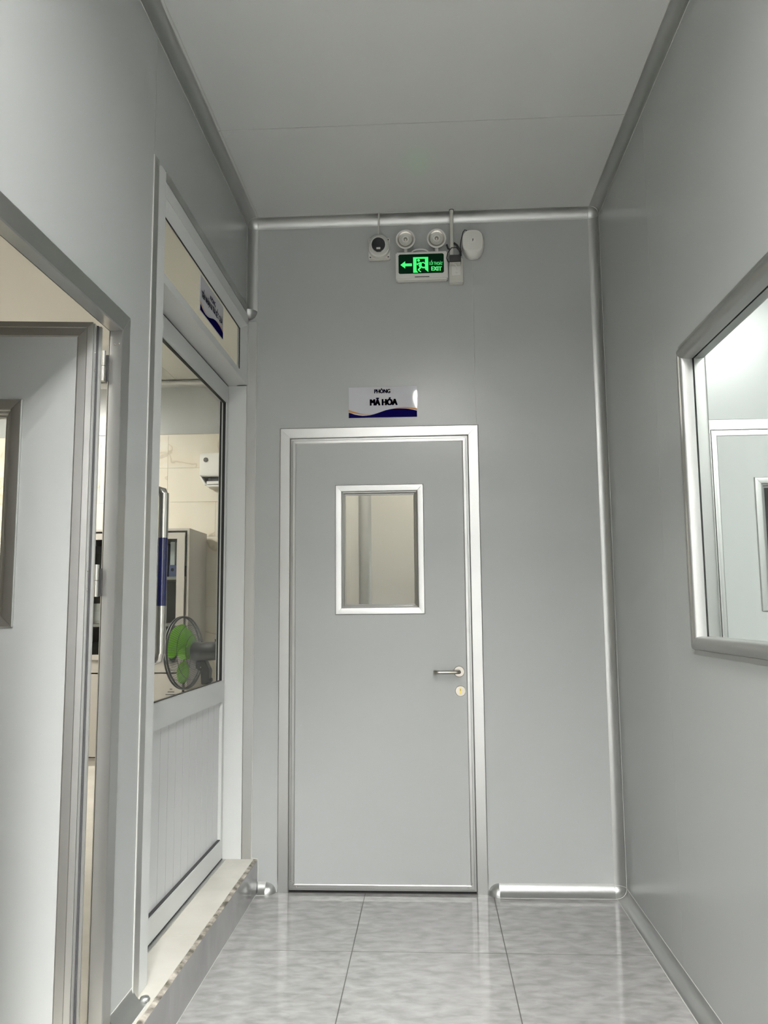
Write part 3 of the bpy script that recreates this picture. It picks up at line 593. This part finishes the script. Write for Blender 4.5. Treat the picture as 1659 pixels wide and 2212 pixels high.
# ================================================================ SIGNS
BLUE = [(0, .175), (.04, .150), (.088, .108), (.15, .078), (.205, .063), (.26, .068), (.314, .080), (.37, .108), (.422, .142), (.48, .185), (.54, .230), (.60, .258), (.657, .277), (.71, .282), (.765, .281), (.82, .275), (.874, .264), (.945, .228), (1, .195)]
ORL = [(0, .27), (.045, .225), (.088, .192), (.18, .133), (.26, .110), (.332, .099)], [(.332, .095), (.26, .098), (.18, .108), (.088, .140), (.045, .165), (0, .19)]
ORR = [(.657, .277), (.70, .305), (.75, .318), (.81, .321), (.87, .315), (.94, .295), (1, .268)], [(1, .215), (.945, .245), (.874, .272), (.82, .283), (.765, .287), (.71, .286)]
def sign(name, o, eu, en, W, Hs, label, lines):
    o, eu, en = Vector(o), Vector(eu), Vector(en)
    P = lambda u, v, h=0: o + eu * u + Z * v + en * h
    sg = thing(name, o, label, 'sign')
    mb = MB(); mb.prism([P(0, 0), P(W, 0), P(W, Hs), P(0, Hs)], en * 0.004); mb.build('plate', 'signwhite', sg)
    Q = lambda q, h: P(q[0] * W, q[1] * Hs, h)
    mb = MB(); nB = len(BLUE); mb.add([Q(q, 0.0043) for q in BLUE] + [Q((q[0], 0.0), 0.0043) for q in BLUE], [(i, i + 1, nB + i + 1, nB + i) for i in range(nB - 1)]); mb.build('wave_print', 'signblue', sg)
    for top, bot in (ORL, ORR):
        mb = MB(); pts = top + bot; mb.add([Q(q, 0.0046) for q in pts], [tuple(range(len(pts)))]); mb.build('wave_print', 'signorange', sg)
    for s, a, c, z0_, z1_, bo in lines: text_mb(s, a * W, c * W, z0_ * Hs, z1_ * Hs, P, bo, 0.0045).build('lettering', 'signblue', sg)
    return sg
sign('room_sign', (-0.3945, 0, 2.286), X, -Y, 0.344, 0.157, 'white sign with blue wave reading PHÒNG MÃ HÓA above the end door',
     [('PHÒNG', .375, .613, .795, .925, 0.0015), ('MÃ HÓA', .31, .718, .40, .60, 0.0030)])
sign('room_sign', (GX + 0.0005, -0.822, 2.562), Y, X, 0.378, 0.152, 'white sign with blue wave on the transom glass of the left door',
     [('PHÒNG', .40, .63, .66, .80, 0.0013), ('TIẾP NHẬN & TRẢ KẾT QUẢ', .045, .965, .42, .60, 0.0014)])

# ================================================================ DEVICES HIGH ON THE END WALL
# --- exit sign with twin emergency lamps
ex = thing('exit_sign_light', (-0.015, 0, 2.99), 'green illuminated exit sign with twin round emergency lamps', 'exit sign')
ex0, ex1, ez0, ez1, eyf = -0.148, 0.116, 2.988, 3.136, -0.042
MB().box((ex0, eyf, ez0), (ex1, 0, ez1)).build('housing', 'white', ex, bevel=0.006)
fx0, fx1, gz0, gz1 = -0.134, 0.0965, 3.019, 3.122
c = 0.006; fc = MB(); fc.prism([(fx0 + c, eyf - 0.0005, gz0), (fx1 - c, eyf - 0.0005, gz0), (fx1, eyf - 0.0005, gz0 + c), (fx1, eyf - 0.0005, gz1 - c), (fx1 - c, eyf - 0.0005, gz1), (fx0 + c, eyf - 0.0005, gz1), (fx0, eyf - 0.0005, gz1 - c), (fx0, eyf - 0.0005, gz0 + c)], (0, 0.002, 0)); face = fc.build('sign_face', 'exitdark', ex)
EP = lambda x, y_, h=0: Vector((fx0 + (x - 525) / 508 * (fx1 - fx0), eyf - 0.001 - h, gz0 + (888 - y_ - (x - 525) * 0.0) / 222 * (gz1 - gz0)))
def skew(x, y_): return EP(x, y_ + (x - 525) * 0.040 - 0.0)      # straighten the slight tilt of the view
def poly(name, pts, m_='exitgreen', h=0.0): MB().add([skew(*p) - Vector((0, h, 0)) for p in pts], [tuple(range(len(pts)))]).build(name, m_, face)
poly('arrow', [(547, 785), (600, 742), (600, 769), (675, 766), (675, 797), (600, 799), (600, 825)])
poly('doorway_symbol', [(690, 695), (858, 690), (858, 710), (726, 713), (726, 845), (745, 870), (690, 872)])
poly('doorway_symbol', [(822, 708), (858, 708), (858, 862), (822, 832)])
def limb(pts, wd):
    mb = MB()
    for (x0, y0_), (x1, y1_) in zip(pts, pts[1:]):
        d = Vector((x1 - x0, y1_ - y0_)); n2 = Vector((-d.y, d.x)).normalized() * wd / 2
        mb.add([skew(x0 + n2.x, y0_ + n2.y) - Vector((0, .0004, 0)), skew(x0 - n2.x, y0_ - n2.y) - Vector((0, .0004, 0)), skew(x1 - n2.x, y1_ - n2.y) - Vector((0, .0004, 0)), skew(x1 + n2.x, y1_ + n2.y) - Vector((0, .0004, 0))], [(0, 1, 2, 3)])
        for px, py in ((x0, y0_), (x1, y1_)): mb.add([skew(px + wd / 2 * math.cos(2 * PI * i / 10), py + wd / 2 * math.sin(2 * PI * i / 10)) - Vector((0, .0004, 0)) for i in range(10)], [tuple(range(10))])
    return mb
fig = limb([(770, 765), (767, 795)], 30); 
for ln in (limb([(755, 760), (733, 773), (742, 782)], 11), limb([(785, 758), (805, 752), (818, 766)], 11), limb([(762, 795), (772, 812), (748, 838)], 17), limb([(775, 797), (795, 813), (832, 810)], 16), limb([(748, 842), (772, 860)], 11)): fig.add(ln.v, ln.f)
fig.add([skew(750 + 15 * math.cos(2 * PI * i / 16), 731 + 15 * math.sin(2 * PI * i / 16)) - Vector((0, .0004, 0)) for i in range(16)], [tuple(range(16))])
fig.build('running_figure', 'exitgreen', face)
TP = lambda u, v, h=0: skew(u, -v) - Vector((0, 0.0002 + h, 0))
text_mb('LỐI THOÁT', 870, 1020, -780, -744, TP, 0.9).build('lettering', 'exittext', face)
text_mb('EXIT', 890, 1010, -845, -797, TP, 4.0).build('lettering', 'exittext', face)
MB().box((-0.052, eyf - 0.0008, 2.999), (0.022, eyf + 0.001, 3.003)).build('brand_strip', 'slot', ex)
mb = MB(); mb.tube([(-0.066 + 0.042 * (1 - math.cos(t)), eyf + 0.012, 3.135 + 0.018 * math.sin(t)) for t in [PI * i / 12 for i in range(13)]], 0.004, 8); mb.build('cable_arch', 'white', ex, smooth=50)
for lx in (-0.0965, 0.0615):
    lz, ly = 3.196, -0.050; axd = Vector((0, -1, -0.10)).normalized()
    MB().tube([(lx, -0.03, 3.13), (lx, -0.03, 3.16)], 0.009, 10).build('lamp_bracket', 'white', ex)
    hd = MB().lathe([(0, -0.035), (0.025, -0.032), (0.042, -0.012), (0.049, 0.006), (0.049, 0.012), (0.045, 0.014), (0.041, 0.012), (0.040, 0.002), (0.0, 0.0)], (lx, ly, lz), axd, 36).build('lamp_head', 'white', ex, smooth=35)
    rg = MB()
    for rr in (0.031, 0.0255, 0.020): rg.tube([Vector((lx, ly, lz)) + axd * 0.0090 + rr * Vector((math.cos(2 * PI * i / 28), 0, math.sin(2 * PI * i / 28))) for i in range(29)], 0.0018, 5, cap=False)
    rg.build('reflector_ring', 'offwhite', hd, smooth=60)
    MB().lathe([(0.0405, 0.0035), (0.040, 0.0105), (0.033, 0.0085), (0.033, 0.0035)], (lx, ly, lz), axd, 40).build('reflector_ring', 'satinsteel', hd, smooth=30)
    rb = MB().lathe([(0, 0.003), (0.033, 0.003), (0.033, 0.0078), (0.0, 0.0085)], (lx, ly, lz), axd, 40); rb.build('lens', 'white', hd, smooth=60)
    MB().lathe([(0, 0.0), (0.011, 0.002), (0.010, 0.010), (0.005, 0.014), (0, 0.015)], (lx, ly, lz), axd, 18).build('bulb', 'satinsteel', hd, smooth=40)
# --- security camera
sc_ = thing('security_camera', (-0.233, 0, 3.10), 'white turret security camera with black lens left of the exit sign', 'camera')
MB().box((-0.288, -0.020, 3.108), (-0.178, 0, 3.226)).build('base_plate', 'offwhite', sc_, bevel=0.004)
for x, z in ((-0.279, 3.214), (-0.187, 3.214), (-0.279, 3.122), (-0.187, 3.122)): MB().lathe([(0, 0), (0.004, 0), (0.0, 0.001)], (x, -0.0205, z), -Y, 10).build('screw_hole', 'black', sc_)
dirc = Vector((-0.02, -0.93, -0.36)).normalized(); cc = Vector((-0.233, -0.045, 3.176))
MB().lathe([(0.050, -0.022), (0.053, -0.012), (0.0545, 0.0), (0.051, 0.016)], Vector((-0.233, -0.022, 3.166)), Vector((0, -1, 0)), 32).build('collar', 'white', sc_, smooth=40)
MB().lathe([(0.0, -0.050)] + [(0.052 * math.cos(a_), 0.052 * math.sin(a_)) for a_ in [math.radians(-75 + 9 * i) for i in range(13)]] + [(0.036, 0.034), (0, 0.034)], cc, dirc, 36).build('ball', 'white', sc_, smooth=40)
rn = MB().lathe([(0.038, 0.033), (0.042, 0.037), (0.039, 0.041), (0.035, 0.036)], cc, dirc, 36).build('bezel', 'white', sc_, smooth=40)
ln_ = MB().lathe([(0, 0.0345), (0.0355, 0.0345), (0.034, 0.037), (0, 0.038)], cc, dirc, 32).build('lens_window', 'lens', sc_, smooth=30)
MB().lathe([(0, 0.038), (0.010, 0.038), (0.010, 0.0385), (0, 0.039)], cc + Vector((0, 0, 0.004)), dirc, 20).build('lens_barrel', 'dark', ln_)
up = dirc.orthogonal(); q0 = cc + dirc * 0.0385 + Vector((0, 0, -0.022)) * 0.9
MB().box((q0.x - 0.010, q0.y - 0.0025, q0.z - 0.004), (q0.x + 0.010, q0.y + 0.002, q0.z + 0.004)).build('infrared_lamp', 'offwhite', ln_)
MB().box((-0.245, -0.0725, 3.1285), (-0.220, -0.068, 3.1305)).build('brand_strip', 'slot', sc_)
mb = MB(); mb.tube([(-0.236, -0.012, 3.225), (-0.236, -0.012, 3.27), (-0.235, -0.030, 3.30), (-0.232, -0.050, 3.33), (-0.232, -0.052, 3.348)], 0.0038, 8); o = mb.build('camera_cable', 'offwhite', smooth=50); tag(o, 'thin white cable rising from the security camera to the ceiling', 'cable')
# --- conduit pipe and socket box
cp = thing('conduit_pipe', (0.139, -0.06, 3.09), 'vertical white conduit pipe running down from the ceiling', 'pipe')
MB().tube([(0.137, -0.050, 3.095), (0.139, -0.056, 3.347)], 0.0095, 16).build('pipe', 'offwhite', cp, smooth=50)
MB().lathe([(0.0095, 0.0), (0.0125, 0.0), (0.0125, 0.003), (0.0095, 0.003)], (0.139, -0.056, 3.3425), Z, 20).build('ceiling_hole', 'slot', cp)
sb = thing('socket_box', (0.158, 0, 2.966), 'white surface socket box under the conduit pipe', 'socket')
MB().box((0.122, -0.034, 2.967), (0.193, 0, 3.098)).build('box', 'offwhite', sb, bevel=0.003); MB().box((0.136, -0.0365, 3.005), (0.180, -0.0335, 3.055)).build('socket_face', 'white', sb, bevel=0.001)
ad = thing('power_adapter', (0.15, -0.06, 3.06), 'black plug-in power adapter on the socket box', 'adapter')
MB().box((0.124, -0.075, 3.060), (0.182, -0.036, 3.099)).build('body', 'black', ad, bevel=0.003); MB().box((0.125, -0.072, 3.056), (0.18, -0.040, 3.0605)).build('base', 'offwhite', ad)
mb = MB(); mb.tube([(0.124, -0.060, 3.066), (0.140, -0.062, 3.058), (0.155, -0.060, 3.052), (0.161, -0.052, 3.040), (0.162, -0.045, 3.030)], 0.0030, 8); mb.lathe([(0, 0), (0.008, 0.0), (0.009, 0.008), (0, 0.010)], (0.162, -0.0365, 3.026), -Y, 14); o = mb.build('white_plug', 'white', smooth=50); tag(o, 'small white plug and lead below the black adapter', 'plug')
# --- siren / speaker
sr = thing('alarm_speaker', (0.246, 0, 3.09), 'round white alarm speaker with textured front right of the conduit', 'speaker')
def squircle(cx, cz, rx, rz, y_, n=40, e=0.72): return [(cx + rx * math.copysign(abs(math.cos(t)) ** e, math.cos(t)), y_, cz + rz * math.copysign(abs(math.sin(t)) ** e, math.sin(t))) for t in [2 * PI * i / n for i in range(n)]]
MB().loft([squircle(0.246, 3.163, 0.052, 0.066, 0.0, e=0.9), squircle(0.246, 3.163, 0.055, 0.070, -0.012, e=0.9), squircle(0.246, 3.165, 0.055, 0.068, -0.045, e=0.85), squircle(0.244, 3.172, 0.053, 0.060, -0.062), squircle(0.244, 3.174, 0.049, 0.056, -0.066)]).build('housing', 'white', sr, smooth=40)
spg = MB()
for i in range(-9, 10):
    for j in range(-10, 11):
        x, z = 0.244 + i * 0.0046, 3.174 + j * 0.0046
        if abs((x - 0.244) / 0.047) ** 2.6 + abs((z - 3.174) / 0.053) ** 2.6 < 0.93 and (i * i + j * j > 9): spg.box((x - 0.0011, -0.0666, z - 0.0011), (x + 0.0011, -0.0655, z + 0.0011))
spg.build('grille_dots', 'offwhite', sr, kind='stuff')
MB().prism([(0.240, -0.0668, 3.170), (0.245, -0.0668, 3.172), (0.248, -0.0668, 3.184), (0.240, -0.0668, 3.183), (0.243, -0.0668, 3.178)], (0, 0.001, 0)).build('emblem', 'slot', sr)
MB().box((0.236, -0.0565, 3.1105), (0.262, -0.0535, 3.1145)).build('brand_strip', 'slot', sr)
mb = MB(); mb.tube([(0.220, -0.03, 3.231), (0.215, -0.03, 3.246), (0.206, -0.03, 3.249), (0.197, -0.028, 3.238), (0.187, -0.022, 3.20), (0.182, -0.016, 3.165), (0.185, -0.012, 3.14)], 0.0024, 6)
o = mb.build('speaker_cable', 'black', smooth=50); tag(o, 'black cable looping from the alarm speaker', 'cable')
mb = MB(); mb.tube([(0.184, -0.012, 3.140), (0.176, -0.012, 3.155), (0.165, -0.014, 3.175), (0.150, -0.014, 3.188)], 0.006, 8); mb.tube([(0.183, -0.012, 3.142), (0.184, -0.012, 3.120), (0.174, -0.012, 3.125)], 0.005, 8); mb.tube([(0.136, -0.016, 3.150), (0.120, -0.016, 3.158), (0.113, -0.016, 3.180)], 0.005, 8)
o = mb.build('cable_bundle', 'black', smooth=50); tag(o, 'bundled black cable behind the conduit pipe', 'cable')
mb = MB(); mb.tube([(0.178, -0.05, 3.128), (0.160, -0.07, 3.138), (0.135, -0.072, 3.136), (0.116, -0.068, 3.112), (0.110, -0.066, 3.085), (0.116, -0.066, 3.068), (0.128, -0.066, 3.060)], 0.0026, 6)
o = mb.build('adapter_cable', 'black', smooth=50); tag(o, 'black cable curving round the conduit to the adapter', 'cable')

# ================================================================ LUMINAIRES
def troffer(cx, cy, label, mt='lamp_c'):
    t_ = thing('ceiling_light', (cx, cy, H), label, 'light', 'louvred corridor lights'); a = 0.30
    for sd, q in frame_members((cx, cy, H), X, Y, -Z, -a, a, -a, a, [(0, 0), (0, 0.006), (0.02, 0.006), (0.02, 0)]): q.build('frame', 'white', t_)
    if mt == 'lamp_c':                       # three lamps running along the corridor
        for dx in (-0.18, 0.0, 0.18): MB().box((cx + dx - 0.014, cy - a + 0.022, H - 0.006), (cx + dx + 0.014, cy + a - 0.022, H - 0.002)).build('tube', mt, t_)
    else:
        for i in range(7):
            y_ = cy - a + 0.02 + (i + 0.5) * (2 * a - 0.04) / 7
            MB().box((cx - a + 0.02, y_ - 0.019, H - 0.004), (cx + a - 0.02, y_ + 0.019, H - 0.002)).build('tube', mt, t_)
    for i in range(8):
        y_ = cy - a + 0.02 + i * (2 * a - 0.04) / 7
        MB().box((cx - a + 0.02, y_ - 0.002, H - 0.019), (cx + a - 0.02, y_ + 0.002, H - 0.0065)).build('louvre_blade', 'offwhite', t_)
troffer(0.085, -3.71, 'louvred ceiling light over the viewer')
troffer(0.155, -6.60, 'unseen louvred light added well behind the viewer to brighten the end wall', 'lamp_fill')  # this lamp and the next are added out of view to brighten the end wall
troffer(0.155, -8.80, 'unseen louvred light added at the far corridor end to brighten the end wall', 'lamp_fill')
def panel_light(name, cx, cy, z, a, b_, mt, label):
    t_ = thing(name, (cx, cy, z), label, 'light')
    for sd, q in frame_members((cx, cy, z), X, Y, -Z, -a, a, -b_, b_, [(0, 0), (0, 0.012), (0.015, 0.012), (0.015, 0)]): q.build('frame', 'white', t_)
    MB().box((cx - a + 0.015, cy - b_ + 0.015, z - 0.009), (cx + a - 0.015, cy + b_ - 0.015, z - 0.002)).build('diffuser', mt, t_)
panel_light('panel_light', -3.5, 1.1, H + 0.008, 0.3, 0.6, 'lamp_r', 'flat ceiling light of the reception room')
panel_light('panel_light', 2.2, -2.3, H, 0.3, 0.6, 'lamp_l', 'flat ceiling light of the bright room behind the window')
panel_light('panel_light', 0.25, 0.6, 2.9, 0.15, 0.3, 'lamp_e', 'flat ceiling light of the room behind the end door')
